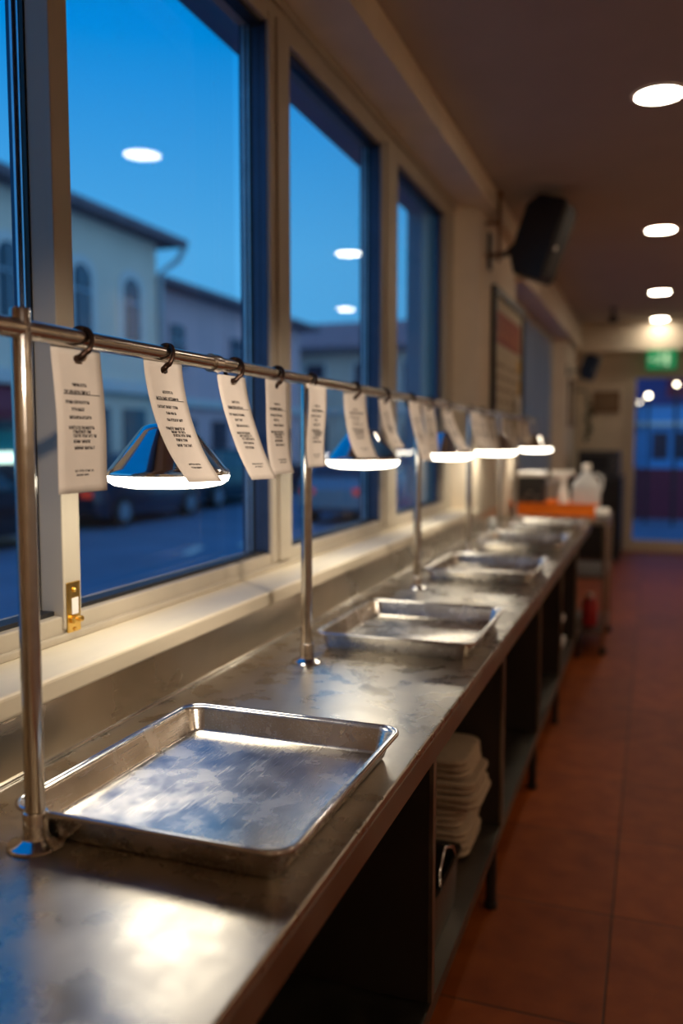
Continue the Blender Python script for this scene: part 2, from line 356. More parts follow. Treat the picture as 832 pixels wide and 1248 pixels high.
# window 2, beyond the poster
w2 = struct('window_2')
b = MB(); b.box((-1.31, 7.15, 1.095), (-1.2, 11.15, 1.2)); b.box((-1.31, 7.15, 2.74), (-1.2, 11.15, 2.82)); b.box((-1.31, 7.15, 1.2), (-1.2, 7.24, 2.74)); b.box((-1.31, 11.06, 1.2), (-1.2, 11.15, 2.74))
b.build('window_frame', M['frame'], w2, bevel=0.004)
for yy in (8.15, 8.75, 9.35, 9.95, 10.5):
    MB().box((-1.29, yy-0.035, 1.2), (-1.15, yy+0.035, 2.74)).build('mullion', M['frame'], w2)
MB().face([(-1.26, 7.2, 1.19), (-1.26, 11.1, 1.19), (-1.26, 11.1, 2.75), (-1.26, 7.2, 2.75)]).build('glass_pane', M['glass'], w2, normals=False)

# ------------------------------------------------------------------ service counter
BT = 0.98; BY0, BY1 = -0.6, 6.48; BXF = -0.408; BXB = -1.058
ct = thing('service_counter', 'long stainless steel service counter running under the windows, dark panels and shelf below', 'counter', (0, 0, 0))
b = MB(); b.box((BXB+0.012, BY0, BT-0.02), (BXF, BY1, BT)); b.build('worktop', M['bench'], ct, bevel=0.004, seg=3)
b = MB(); b.box((BXF-0.014, BY0, BT-0.066), (BXF+0.001, BY1, BT-0.012)); b.build('front_edge', M['lipm'], ct, bevel=0.004)
b = MB(); b.box((BXB, BY0, BT-0.03), (BXB+0.013, BY1, 1.094)); b.build('splashback', M['splash'], ct)
b = MB(); b.tube([(BXB+0.015, BY0, BT+0.002), (BXB+0.015, BY1, BT+0.002)], 0.0045, 8); b.build('seam_weld', M['post'], ct, smooth=True)
b = MB(); b.box((BXB+0.014, BY1-0.012, BT), (BXF, BY1, BT+0.03)); b.build('end_upstand', M['splash'], ct)
SZ = 0.275
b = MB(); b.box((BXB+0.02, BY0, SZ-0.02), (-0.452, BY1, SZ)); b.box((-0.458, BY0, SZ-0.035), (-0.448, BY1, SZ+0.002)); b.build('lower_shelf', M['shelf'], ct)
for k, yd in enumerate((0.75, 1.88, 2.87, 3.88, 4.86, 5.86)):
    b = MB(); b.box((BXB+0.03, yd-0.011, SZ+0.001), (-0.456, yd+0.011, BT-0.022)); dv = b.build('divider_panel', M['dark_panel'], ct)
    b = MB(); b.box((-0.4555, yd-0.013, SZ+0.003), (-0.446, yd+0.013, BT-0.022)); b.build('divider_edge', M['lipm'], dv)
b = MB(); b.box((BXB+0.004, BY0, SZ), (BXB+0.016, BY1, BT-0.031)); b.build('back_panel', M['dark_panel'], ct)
for yl in (-0.4, 0.76, 1.86, 2.83, 3.9, 4.86, 6.42):
    for xl in (-0.475, -0.98):
        b = MB(); b.tube([(xl, yl, 0.0), (xl, yl, 0.02), (xl, yl, 0.021), (xl, yl, SZ-0.021)], [0.022, 0.022, 0.018, 0.018], 14); b.build('leg', M['black'], ct, smooth=True)

# ------------------------------------------------------------------ ticket rail with posts
def rx(y): return -0.845 - 0.0164*(y-1.02)
RZ = 1.735
rl = thing('ticket_rail', 'long brushed steel rail on six posts standing along the counter', 'rail', (rx(1.02), 1.02, BT))
def L(p): return (p[0]-rx(1.02), p[1]-1.02, p[2]-BT)
b = MB(); b.tube([L((rx(y), y, RZ)) for y in (-0.3, 1, 2.5, 4, 5.5, 7.62)], 0.0145, 24); b.build('rail', M['rail'], rl, smooth=True)
b = MB(); b.lathe([(0.0, 0.0), (0.055, 0.0), (0.055, 0.012), (0.0, 0.012)], (0, 0, 0), 24)
mt = Matrix.Translation(L((XW, 7.56, RZ))) @ Matrix.Rotation(PI/2, 4, 'Y')
bmesh.ops.transform(b.bm, matrix=mt, verts=b.bm.verts)
b.tube([L((XW+0.006, 7.56, RZ)), L((rx(7.56), 7.56, RZ))], 0.010, 14); b.build('wall_bracket', M['sill'], rl, smooth=True)
for k, yp in enumerate((1.02, 2.14, 3.38, 4.52, 5.59, 6.36)):
    x, y, z = L((rx(yp), yp, BT))
    top = 0.784 if k == 0 else 0.755
    b = MB(); b.tube([(x, y, z+0.045), (x, y, z+0.30), (x, y, z+0.55), (x, y, z+top-0.003), (x, y, z+top)], [0.0148, 0.0148, 0.0148, 0.0148, 0.013], 24)
    po = b.build('post', M['post'], rl, smooth=True)
    b = MB(); b.lathe([(0.0, 0.0), (0.041, 0.0), (0.0425, 0.002), (0.0405, 0.005), (0.030, 0.008), (0.0205, 0.013), (0.0185, 0.02), (0.0185, 0.050), (0.0175, 0.052), (0.0150, 0.0525)], (x, y, z), 32)
    b.build('flange', M['chrome'], po, smooth=True)

# ------------------------------------------------------------------ trays
def rrect(hx, hy, r, z, n=6, cx=0, cy=0):
    pts = []
    for sx, sy, a0 in ((1, 1, 0), (-1, 1, PI/2), (-1, -1, PI), (1, -1, 1.5*PI)):
        for i in range(n+1):
            a = a0+PI/2*i/n
            pts.append((cx+sx*(hx-r)+r*math.cos(a), cy+sy*(hy-r)+r*math.sin(a), z))
    return pts
def make_tray(hx, hy, h, label):
    t = thing('baking_tray', label, 'tray', group='steel trays along the counter')
    fl = [rrect(hx-0.034, hy-0.034, 0.016, 0.0025), rrect(hx-0.030, hy-0.030, 0.020, 0.004), rrect(hx-0.026, hy-0.026, 0.024, 0.009), rrect(hx-0.016, hy-0.016, 0.030, h-0.006), rrect(hx-0.0135, hy-0.0135, 0.032, h-0.001),
          rrect(hx-0.010, hy-0.010, 0.034, h+0.001), rrect(hx-0.003, hy-0.003, 0.038, h+0.001), rrect(hx, hy, 0.040, h-0.002), rrect(hx-0.001, hy-0.001, 0.039, h-0.006), rrect(hx-0.006, hy-0.006, 0.036, h-0.008),
          rrect(hx-0.0085, hy-0.0085, 0.034, h-0.006), rrect(hx-0.0135, hy-0.0135, 0.031, h-0.007), rrect(hx-0.0235, hy-0.0235, 0.024, 0.008), rrect(hx-0.028, hy-0.028, 0.020, 0.001), rrect(hx-0.034, hy-0.034, 0.014, 0.0)]
    b = MB(); b.loft(fl); b.build('tray_body', M['tray'], t, smooth=True)
    b = MB(); b.tube([Vector(p) for p in rrect(hx-0.003, hy-0.003, 0.038, h-0.0015, 8)]+[Vector(rrect(hx-0.003, hy-0.003, 0.038, h-0.0015, 8)[0])], 0.0045, 10, caps=False)
    b.build('rolled_rim', M['chrome'], t, smooth=True)
    return t
tr = make_tray(0.232, 0.275, 0.050, 'scratched shallow steel tray on the counter, nearest one, just past the first post')
tr.location = (-0.668, 1.293, BT+0.0005); tr.rotation_euler = (0, 0, math.radians(-0.5))
copy_thing(tr, (-0.668, 2.545, BT+0.0005), 'second shallow steel tray along the counter, just past the second post', math.radians(0.4))
copy_thing(tr, (-0.672, 3.83, BT+0.0005), 'third shallow steel tray from the near end of the counter, past the third post', math.radians(-0.6))
copy_thing(tr, (-0.665, 4.92, BT+0.0005), 'fourth shallow steel tray along the counter, just past the fourth post', math.radians(0.5))
copy_thing(tr, (-0.655, 5.90, BT+0.0005), 'farthest shallow steel tray, at the counter end before the orange crate', math.radians(-0.8))

# ------------------------------------------------------------------ heat lamps
def make_lamp(label, armdx):
    t = thing('heat_lamp', label, 'lamp', group='heat lamps under the rail')
    sh = [(0.129, 0.0), (0.130, 0.003), (0.1285, 0.008), (0.122, 0.014), (0.060, 0.092), (0.052, 0.101), (0.042, 0.106), (0.016, 0.1085), (0.0, 0.109)]
    b = MB(); b.lathe(sh, seg=56); b.lathe([(0.129, 0.0), (0.126, 0.004), (0.118, 0.012)], seg=56); b.build('lamp_shade', M['chrome'], t, smooth=True)
    b = MB(); b.lathe([(0.1275, 0.0035), (0.1285, -0.004), (0.125, -0.013), (0.113, -0.021), (0.085, -0.0265), (0.04, -0.029), (0.0, -0.0295)], seg=56); b.build('diffuser', M['lampglow'], t, smooth=True)
    H = RZ-1.505
    pts = [(0, 0, 0.106), (0, 0, H-0.02)]
    if armdx > 0.02:
        pts += [(0.004, 0, H-0.006), (0.018, 0, H), (armdx, 0, H)]
    else: pts += [(armdx*0.5, 0, H-0.01), (armdx, 0, H)]
    b = MB(); b.tube(pts, 0.006, 12); b.build('hanger_arm', M['post'], t, smooth=True)
    b = MB(); b.tube([(armdx, -0.014, H), (armdx, 0.014, H)], 0.019, 20); b.build('clamp', M['chrome'], t, smooth=True)
    return t
lamps = [(-0.965, 1.612, 'nearest chrome cone heat lamp, glowing behind the second and third tickets'),
         (-0.965, 2.925, 'second chrome cone heat lamp from the near post, glowing above the second tray'),
         (-0.965, 4.27, 'middle chrome heat lamp of the five, glowing before the third window pane'),
         (-0.925, 5.47, 'fourth chrome heat lamp along the rail, glowing in front of the plain wall pier'),
         (-0.880, 7.06, 'farthest chrome heat lamp, glowing near the wall end of the rail')]
for x, y, lab in lamps:
    lm = make_lamp(lab, rx(y)-x); lm.location = (x, y, 1.505)

# ------------------------------------------------------------------ rings and tickets
rg = None
def make_ring(label):
    t = MB(); pts = []; rr = []
    n = 60
    for i in range(n+1):
        a = -0.62*PI + 2.24*PI*i/n
        x = 0.0205*math.cos(a); z = 0.0245*math.sin(a)-0.0065
        if z < -0.020: x *= 0.75
        pts.append((x, 0.010*math.sin(a)*(1 if math.cos(a) > 0 else 0.3)-0.0045+0.009*i/n, z))
        rr.append(0.0040+0.0018*max(0, -math.sin(a)))
    t.tube(pts, rr, 10)
    o = t.build('rail_ring', M['ring'], smooth=True)
    return tag(o, label, 'ring', 'bronze rings on the rail')

def ticket(i, Y, dY, w, yaw, dX, H, detail, xo=0.0, z0=1.718):
    x0 = rx(Y)+0.001+xo
    cs, sn = math.cos(yaw), math.sin(yaw)
    rnd = random.Random(100+i); ph = rnd.uniform(-1, 1); crl = rnd.uniform(0.002, 0.007)
    z0 += rnd.uniform(-0.004, 0.004)
    def P(u, v, off=0.0):
        s = v**2.1
        uu = u*w
        lat = dY*s
        fx = dX*(v**2) + crl*math.sin(v*PI*1.3+ph) - 0.012*(u*u)*v*ph + off + 0.010*max(0, v-0.75)
        tilt = -u*w*dY*0.35*v
        return Vector((uu*sn+fx*cs, uu*cs+lat-fx*sn, -v*H+tilt*1.0))
    ref = P(0, 0)
    t = thing('order_ticket', '%s printed white ticket along the rail from the near post%s' % (ORD[i], [', hanging straight', ', over the nearest lamp', ', beside the nearest lamp', ', before the second mullion', ', above the second post', ', over the second lamp'][i] if i < 6 else ', out of focus'),
              'ticket', (x0, Y, z0), group='order tickets hanging from the rail')
    b = MB(); nu, nv = 6, 18
    G = [[b.bm.verts.new(P(-0.5+iu/nu, iv/nv)) for iu in range(nu+1)] for iv in range(nv+1)]
    for iv in range(nv):
        for iu in range(nu):
            b.bm.faces.new((G[iv][iu], G[iv][iu+1], G[iv+1][iu+1], G[iv+1][iu]))
    o = b.build('paper', M['paper'], t, smooth=True)
    sd = o.modifiers.new('Solid', 'SOLIDIFY'); sd.thickness = 0.0003; sd.offset = 0
    b = MB()
    def rect(u0, u1, v0, v1):
        b.face([P(u0, v0, 0.0007), P(u1, v0, 0.0007), P(u1, v1, 0.0007), P(u0, v1, 0.0007)])
    lines = [(0.24, 0.34, 0.68), (0.29, 0.18, 0.80), (0.36, 0.18, 0.74), (0.41, 0.32, 0.60), (0.465, 0.28, 0.75), (0.535, 0.20, 0.78), (0.563, 0.30, 0.78), (0.592, 0.33, 0.78), (0.63, 0.33, 0.75), (0.675, 0.33, 0.75), (0.84, 0.33, 0.75), (0.868, 0.38, 0.72)]
    for q, (v, a, e) in enumerate(lines):
        a += rnd.uniform(-0.03, 0.03); e += rnd.uniform(-0.10, 0.03)
        hgt = 0.023 if q < 10 else 0.014
        if detail:
            u = a
            while u < e:
                n = rnd.randint(3, 8)
                for _ in range(n):
                    cw = rnd.uniform(0.016, 0.026)
                    if u+cw > e: break
                    k = rnd.random(); U = u-0.5
                    rect(U, U+0.009, v, v+hgt)
                    if k < 0.6: rect(U, U+cw*0.75, v, v+hgt*0.32)
                    if k > 0.3: rect(U, U+cw*0.75, v+hgt*0.68, v+hgt)
                    if k > 0.55: rect(U+cw*0.6, U+cw*0.6+0.009, v+hgt*0.3, v+hgt)
                    u += cw+0.004
                u += rnd.uniform(0.01, 0.022)
        else: rect(a-0.5, e-0.5, v, v+hgt*0.7)
    rect(-0.33, 0.40, 0.315, 0.320)
    b.build('printed_text', M['ink'], t, normals=False)
    return x0

TK = [(1.150, 0.000, 0.124, 0.0, 0.002, 0.224), (1.408, 0.085, 0.133, 0.0, 0.040, 0.224), (1.700, 0.055, 0.133, 0.0, 0.045, 0.224), (1.932, 0.012, 0.130, 0.0, 0.02, 0.224), (2.160, 0.000, 0.130, 0.0, 0.01, 0.214, 0.019),
      (2.545, 0.05, 0.150, 0.14, 0.035, 0.200), (2.880, 0.060, 0.125, 0.05, 0.045, 0.165), (3.24, 0.04, 0.135, 0.05, 0.045, 0.225, 0.019), (3.565, 0.0, 0.135, 0.12, 0.015, 0.200), (3.93, 0.05, 0.13, 0.14, 0.085, 0.195),
      (4.50, 0.0, 0.12, 0.16, 0.07, 0.190, 0.019), (4.85, 0.02, 0.13, 0.2, 0.06, 0.200), (5.19, 0.0, 0.11, 0.22, 0.05, 0.205), (5.86, 0.0, 0.12, 0.3, 0.06, 0.205), (6.78, 0.0, 0.13, 0.4, 0.02, 0.17)]
ring_y = []
for i, (Y, dY, wd, yaw, dX, H, *xo) in enumerate(TK):
    ticket(i, Y, dY, wd, yaw, dX, H, i < 9, *xo)
    lab = 'dark bronze ring on the rail holding the %s order ticket from the near post' % ORD[i]
    if rg is None: rg = make_ring(lab); o = rg
    else: o = rg.copy(); COL.objects.link(o); o['label'] = lab
    o.location = (rx(Y+0.008), Y+0.008, RZ); o.rotation_euler = (0, 0, math.radians(random.Random(i).uniform(-14, 14)))

# ------------------------------------------------------------------ ceiling downlights
def make_down(label):
    t = thing('recessed_downlight', label, 'ceiling light', group='recessed ceiling downlights')
    b = MB(); b.lathe([(0.103, -0.004), (0.112, -0.006), (0.122, -0.004), (0.124, 0.0)], seg=40); b.build('trim_ring', M['whitering'], t, smooth=True)
    b = MB(); b.lathe([(0.104, -0.003), (0.06, -0.004), (0.0, -0.004)], seg=40); b.build('diffuser', M['downglow'], t, smooth=True)
    return t
dl = make_down('nearest round recessed downlight in the ceiling, above the floor aisle'); dl.location = (-0.02, 4.40, CE-0.0005)
copy_thing(dl, (0.008, 7.167, CE-0.0005), 'second round downlight along the ceiling, right of the big speaker')
copy_thing(dl, (0.022, 10.154, CE-0.0005), 'third round downlight along the ceiling, right of the security camera')
copy_thing(dl, (0.036, 12.42, CE-0.0005), 'farthest round downlight, just in front of the ceiling beam')
copy_thing(dl, (1.09, 10.17, CE-0.0005), 'round downlight of a second row, seen only mirrored in the third window pane')

# ------------------------------------------------------------------ speakers
def speaker(label, loc, tilt, s, yawd, reach):
    t = thing('loudspeaker', label, 'speaker', loc, 0, 'black wall loudspeakers')
    R = Matrix.Rotation(math.radians(yawd), 3, 'Z') @ Matrix.Rotation(math.radians(tilt), 3, 'Y')
    def T(p): return R @ (Vector(p)*s)
    prof = [(-0.13, -0.17), (-0.06, -0.29), (0.15, -0.29), (0.17, -0.26), (0.17, 0.26), (0.15, 0.29), (-0.06, 0.29), (-0.13, 0.20)]
    b = MB(); hw = 0.165
    b.loft([[T((x, -hw*(0.72 if x < 0 else 1), z)) for x, z in prof], [T((x, hw*(0.72 if x < 0 else 1), z)) for x, z in prof]])
    b.build('cabinet', M['black'], t, bevel=0.012*s, seg=3)
    b = MB(); b.loft([[T((0.171, sy*0.15, sz*0.25)) for sy, sz in ((-1, -1), (1, -1), (1, 1), (-1, 1))], [T((0.181, sy*0.142, sz*0.24)) for sy, sz in ((-1, -1), (1, -1), (1, 1), (-1, 1))]])
    b.build('grille', M['blackgrille'], t, bevel=0.004)
    b = MB(); b.tube([T((0.176, -0.11, -0.05)), T((0.190, -0.122, -0.05))], 0.017*s, 14); b.build('badge', M['whitering'], t, smooth=True)
    b = MB(); a = T((-0.115, 0, -0.03)); b.tube([a, a*0.5+Vector((-reach*0.5, 0, -0.10*s)), Vector((-reach, 0, -0.10*s))], 0.022*s, 12); b.box((-reach-0.012, -0.05*s, -0.20*s), (-reach+0.004, 0.05*s, 0.06*s)); b.build('wall_bracket', M['black'], t)
    return t
speaker('large black wall loudspeaker tilted down high up near the ceiling', (-0.742, 5.86, 2.875), 19, 0.88, -8, 0.306)
speaker('small black loudspeaker on the wall in the far left corner', (-0.80, 11.5, 2.49), 19, 0.56, -10, 0.25)
b = MB(); b.tube([(-0.972, 5.74, 2.72), (-0.972, 5.74, CE-0.002)], 0.011, 10); b.box((-0.990, 5.72, CE-0.03), (-0.955, 5.76, CE-0.001))
for zz in (2.76, 2.96): b.box((XW, 5.725, zz), (-0.962, 5.755, zz+0.015))
tag(b.build('cable_conduit', M['wood'], smooth=True), 'thin dark cable conduit rising on the wall from the big speaker to the ceiling', 'pipe')

# ------------------------------------------------------------------ poster
t = thing('framed_poster', 'large black framed poster with a red header on the wall pier', 'poster', (XW+0.001, 5.97, 1.55))
PW, PH = 1.42, 1.07
b = MB(); fw = 0.05
b.box((0, 0, 0), (0.035, fw, PH)); b.box((0, PW-fw, 0), (0.035, PW, PH)); b.box((0, fw, 0), (0.035, PW-fw, fw)); b.box((0, fw, PH-fw), (0.035, PW-fw, PH)); b.build('picture_frame', M['frameblack'], t, bevel=0.003)
MB().box((0.002, fw, fw), (0.012, PW-fw, PH-fw)).build('print_sheet', M['mount'], t)
MB().box((0.012, 0.17, 0.70), (0.0135, PW-0.12, 0.93)).build('red_header', M['posterred'], t)
b = MB()
for k in range(5):
    y = 0.26+k*0.2; b.box((0.0136, y, 0.76), (0.0145, y+0.14, 0.80)); b.box((0.0136, y+0.02, 0.83), (0.0145, y+0.12, 0.86))
b.build('header_lettering', M['posterorange'], t)
b = MB(); b.box((0.012, PW-0.28, 0.56), (0.0135, PW-0.08, 0.66)); b.box((0.012, PW-0.22, 0.36), (0.0135, PW-0.08, 0.50)); b.build('yellow_patch', M['posteryellow'], t)
b = MB()
for r in range(6):
    for c in range(4):
        y = 0.2+c*0.27; b.box((0.012, y, 0.12+r*0.085), (0.0132, y+random.uniform(0.14, 0.22), 0.145+r*0.085))
b.build('menu_lines', M['posterbrown'], t)
tag(MB().box((0.0, 0.0, 0.0), (0.002, 0.23, 0.30)).build('paper_note', M['paper']), 'blank white paper note stuck over the lower corner of the red poster', 'paper').location = (XW+0.038, 6.95, 1.62)

# ------------------------------------------------------------------ things on the counter end and below
b = MB(); b.lathe([(0.0, 0.0), (0.030, 0.0), (0.033, 0.01), (0.033, 0.05), (0.028, 0.062), (0.02, 0.066)], seg=24, cap1=True); 
o = thing('shaker', 'small white domed shaker on the counter by the splashback', 'shaker', (-0.985, 5.72, BT))
b.build('shaker_body', M['white'], o, smooth=True)
b = MB(); b.lathe([(0.024, 0.064), (0.024, 0.074), (0.015, 0.085), (0.0, 0.088)], seg=24); b.build('shaker_lid', M['white'], o, smooth=True)

def towel(label, x, y, z, wx, wy, h, seed):
    rnd = random.Random(seed)
    t = MB(); n = 3 if h > 0.055 else 2
    for k in range(n):
        z0 = z+k*h/n; hh = h/n-0.0008; r = hh*0.5
        ox, oy = rnd.uniform(-0.012, 0.012), rnd.uniform(-0.006, 0.006)
        cx = x+wx/2+ox
        loops = []
        for i in range(9):
            a = -PI/2+PI*i/8
            ins = r*(1-math.cos(a)); zz = z0+hh/2+r*math.sin(a)
            loops.append(rrect(wx/2-ins, wy/2-ins, 0.05, zz, 6, cx, y+oy))
        t.loft(loops)
    o = t.build('folded_towel', M['towel'], smooth=True)
    o.location = (0, 0, 0)
    return tag(o, label, 'towel', 'folded towels under the counter')
zt = SZ+0.003
for k, (h, wx, lab) in enumerate(((0.045, 0.43, 'lowest folded beige towel of the pile on the shelf under the counter'),
                                  (0.040, 0.425, 'second folded beige towel up in the pile under the counter'),
                                  (0.062, 0.40, 'third folded beige towel from the shelf, middle of the pile'),
                                  (0.048, 0.45, 'fourth folded beige towel up in the pile, sticking out furthest'),
                                  (0.040, 0.445, 'second folded beige towel from the top of the pile'),
                                  (0.066, 0.43, 'topmost folded beige towel of the pile under the counter'))):
    towel(lab, -0.93, 2.70, zt, wx, 0.27, h, k+3); zt += h+0.003

t = thing('deep_steel_pan', 'deep steel pan with a wire handle on the shelf before the towels', 'pan', (-0.64, 2.20, SZ+0.0025))
b = MB(); b.loft([rrect(0.145, 0.15, 0.03, 0.003), rrect(0.150, 0.155, 0.03, 0.15), rrect(0.163, 0.168, 0.035, 0.155), rrect(0.163, 0.168, 0.035, 0.150), rrect(0.155, 0.160, 0.033, 0.147), rrect(0.149, 0.154, 0.03, 0.0)]); b.build('pan_body', M['shelf'], t, smooth=True)
b = MB(); b.tube([(0.155, -0.09, 0.155), (0.150, -0.08, 0.185), (0.145, 0.0, 0.215), (0.150, 0.08, 0.185), (0.155, 0.09, 0.155)], 0.0045, 10); b.build('handle', M['chrome'], t, smooth=True)

def tub(label, loc):
    t = thing('dark_tub', label, 'tub', loc, 0, 'dark tubs under the counter')
    b = MB(); b.loft([rrect(0.10, 0.14, 0.03, 0.0), rrect(0.115, 0.155, 0.03, 0.105), rrect(0.110, 0.150, 0.03, 0.105), rrect(0.095, 0.135, 0.03, 0.005)]); b.build('tub_body', M['black'], t, smooth=True)
    b = MB(); b.loft([rrect(0.122, 0.162, 0.035, 0.100), rrect(0.122, 0.162, 0.035, 0.125), rrect(0.10, 0.14, 0.03, 0.130)]); b.build('tub_lid', M['white'], t, smooth=True)
    return t
tb = tub('lower dark tub with white lid on the far shelf under the counter', (-0.585, 5.15, SZ+0.002))
copy_thing(tb, (-0.59, 5.15, SZ+0.134), 'upper dark tub with white lid stacked on another under the counter')
b = MB(); b.loft([[( -0.06+0.0, -0.02, 0)]+[], ]) if False else None
b = MB(); b.lathe([(0.0, 0.0), (0.035, 0.0), (0.055, 0.03), (0.058, 0.07), (0.05, 0.075), (0.045, 0.035), (0.0, 0.012)], seg=24)
o = b.build('white_bowl', M['white'], smooth=True); o.location = (-0.545, 5.12, SZ+0.266); tag(o, 'small white bowl on top of the stacked dark tubs under the counter', 'bowl')

# ------------------------------------------------------------------ trolley beyond the counter
t = thing('steel_trolley', 'grey steel trolley with shelves standing past the counter end', 'trolley', (-0.66, 7.0, 0))
b = MB(); b.box((-0.36, -0.45, 0.955), (0.36, 0.36, 0.99)); b.build('top_shelf', M['bench'], t, bevel=0.004)
for zz in (0.58, 0.17):
    b = MB(); b.box((-0.36, -0.45, zz-0.02), (0.36, 0.36, zz)); b.box((0.335, -0.45, zz), (0.345, 0.36, zz+0.03)); b.build('shelf', M['shelf'], t)
for sx in (-0.34, 0.35):
    for sy in (-0.44, 0.35):
        b = MB(); b.tube([(sx, sy, 0.03), (sx, sy, 1.0)], 0.017, 14); lg = b.build('leg', M['rail'], t, smooth=True)
        b = MB(); b.tube([(sx, sy-0.018, 0.030), (sx, sy+0.018, 0.030)], 0.030, 16); b.build('castor', M['black'], lg, smooth=True)
        b = MB(); b.ball((sx+0.012, sy-0.016, 0.855), 0.011, 10); b.ball((sx+0.012, sy-0.016, 0.585), 0.012, 10); b.build('bolt_cap', M['chrome'], lg, smooth=True)
b = MB(); b.box((0.342, -0.44, 0.93), (0.356, 0.35, 0.945)); b.build('side_rail', M['chrome'], t)

t = thing('orange_crate', 'low bright orange plastic crate on the trolley behind the counter end', 'crate', (-0.715, 7.06, 0.9905))
b = MB(); b.loft([rrect(0.310, 0.20, 0.02, 0.0), rrect(0.325, 0.215, 0.025, 0.095), rrect(0.333, 0.223, 0.025, 0.096), rrect(0.333, 0.223, 0.025, 0.086)]+[rrect(0.327, 0.217, 0.025, 0.086), rrect(0.312, 0.202, 0.02, -0.0)][:0]+[], cap1=False)
b.loft([rrect(0.304, 0.194, 0.02, 0.006), rrect(0.319, 0.209, 0.025, 0.0955), rrect(0.325, 0.215, 0.025, 0.0956)], cap0=True, cap1=False)
b.build('crate_body', M['orange'], t, smooth=True)
t = thing('spray_bottle', 'white spray bottle with trigger head standing in the orange crate', 'bottle', (-0.655, 7.03, 0.998))
b = MB(); b.lathe([(0.0, 0.0), (0.042, 0.0), (0.044, 0.02), (0.044, 0.13), (0.030, 0.19), (0.018, 0.22), (0.017, 0.25)], seg=24, cap1=True); b.build('bottle_body', M['white'], t, smooth=True)
b = MB(); b.prism([(-0.095, -0.018, 0.292), (-0.095, -0.018, 0.330), (0.075, -0.018, 0.335), (0.085, -0.018, 0.305), (0.03, -0.018, 0.285), (0.018, -0.018, 0.245), (-0.020, -0.018, 0.245), (-0.03, -0.018, 0.285)], (0, 0.036, 0)); b.build('trigger_head', M['white'], t, bevel=0.006)
b = MB(); b.tube([(-0.06, 0, 0.292), (-0.065, 0, 0.265), (-0.05, 0, 0.235)], 0.007, 10); b.build('trigger', M['white'], t, smooth=True)
t = thing('clear_jug', 'milky plastic jug with a cap in the orange crate beside the spray bottle', 'jug', (-0.485, 7.06, 0.998))
b = MB(); b.loft([rrect(0.100, 0.075, 0.035, 0.0), rrect(0.108, 0.08, 0.035, 0.01), rrect(0.108, 0.08, 0.035, 0.20), rrect(0.095, 0.07, 0.04, 0.25), rrect(0.05, 0.045, 0.04, 0.30), rrect(0.030, 0.030, 0.028, 0.32), rrect(0.028, 0.028, 0.027, 0.345)]); b.build('jug_body', M['milky'], t, smooth=True)
b = MB(); b.lathe([(0.033, 0.34), (0.034, 0.345), (0.034, 0.385), (0.030, 0.39), (0.0, 0.391)], seg=20); b.build('cap', M['white'], t, smooth=True)
b = MB(); b.tube([(0.05, 0, 0.30), (0.085, 0, 0.31), (0.118, 0, 0.28), (0.122, 0, 0.22), (0.105, 0, 0.17)], 0.012, 10); b.build('jug_handle', M['milky'], t, smooth=True)
t = thing('black_canister', 'dark canister with a pale lid in the orange crate nearest the wall', 'canister', (-0.905, 7.06, 0.998))
b = MB(); b.loft([rrect(0.105, 0.10, 0.03, 0.0), rrect(0.11, 0.105, 0.03, 0.29), rrect(0.10, 0.095, 0.03, 0.295)]); b.build('canister_body', M['black'], t, smooth=True)
b = MB(); b.loft([rrect(0.115, 0.11, 0.03, 0.288), rrect(0.115, 0.11, 0.03, 0.318), rrect(0.10, 0.095, 0.03, 0.322)]); b.build('lid', M['white'], t, smooth=True)
b = MB(); 
for k in range(5): b.lathe([(0.018, -0.008), (0.026, 0.0), (0.018, 0.008)], (-0.06+0.03*k, -0.098, 0.10+0.03*(k % 3)), 12)
b.build('front_knob', M['shelf'], t, smooth=True)
b = MB(); b.tube([(-0.05, 0, 0), (0.05, 0, 0)], 0.038, 24)
o = b.build('paper_roll', M['white'], smooth=True, bevel=0.003); o.location = (-0.345, 6.77, 0.991+0.038); tag(o, 'white paper roll lying at the trolley corner right of the orange crate', 'roll')
t = thing('red_canister', 'red canister with a pale cap on the low trolley shelf', 'canister', (-0.42, 6.78, 0.1705))
b = MB(); b.lathe([(0.0, 0.0), (0.058, 0.0), (0.06, 0.01), (0.06, 0.17), (0.045, 0.20), (0.022, 0.215)], seg=24, cap1=True); b.build('canister_body', M['red'], t, smooth=True)
b = MB(); b.lathe([(0.024, 0.212), (0.024, 0.245), (0.0, 0.248)], seg=16); b.build('cap', M['white'], t, smooth=True)

# ------------------------------------------------------------------ far end of the room
t = thing('black_cabinet', 'black cabinet standing in the far left corner of the room', 'cabinet', (-0.70, 12.1, 0))
b = MB(); b.box((-0.32, -0.45, 0.06), (0.33, 0.49, 1.06)); b.build('carcass', M['black'], t, bevel=0.004)
b = MB(); b.box((-0.29, -0.42, 0.0), (0.30, 0.46, 0.06)); b.build('plinth', M['darkgrey'], t)
b = MB(); b.box((-0.335, -0.46, 1.06), (0.345, 0.49, 1.09)); b.build('cabinet_top', M['darkgrey'], t)
for xx in (-0.30, 0.01):
    b = MB(); b.box((xx, -0.468, 0.10), (xx+0.29, -0.4505, 1.03)); dr = b.build('door', M['black'], t, bevel=0.003)
    b = MB(); b.tube([(xx+0.26 if xx < 0 else xx+0.03, -0.478, 0.70), (xx+0.26 if xx < 0 else xx+0.03, -0.478, 0.85)], 0.007, 8); b.build('handle', M['chrome'], dr)
t = thing('countertop_oven', 'dark grey box shaped oven standing on the black cabinet', 'oven', (-0.66, 12.05, 1.0905))
b = MB(); b.box((-0.26, -0.30, 0.012), (0.26, 0.28, 0.335)); b.build('oven_body', M['darkgrey'], t, bevel=0.01)
b = MB(); b.box((-0.24, -0.312, 0.08), (0.12, -0.3005, 0.31)); dr = b.build('oven_door', M['black'], t, bevel=0.004)
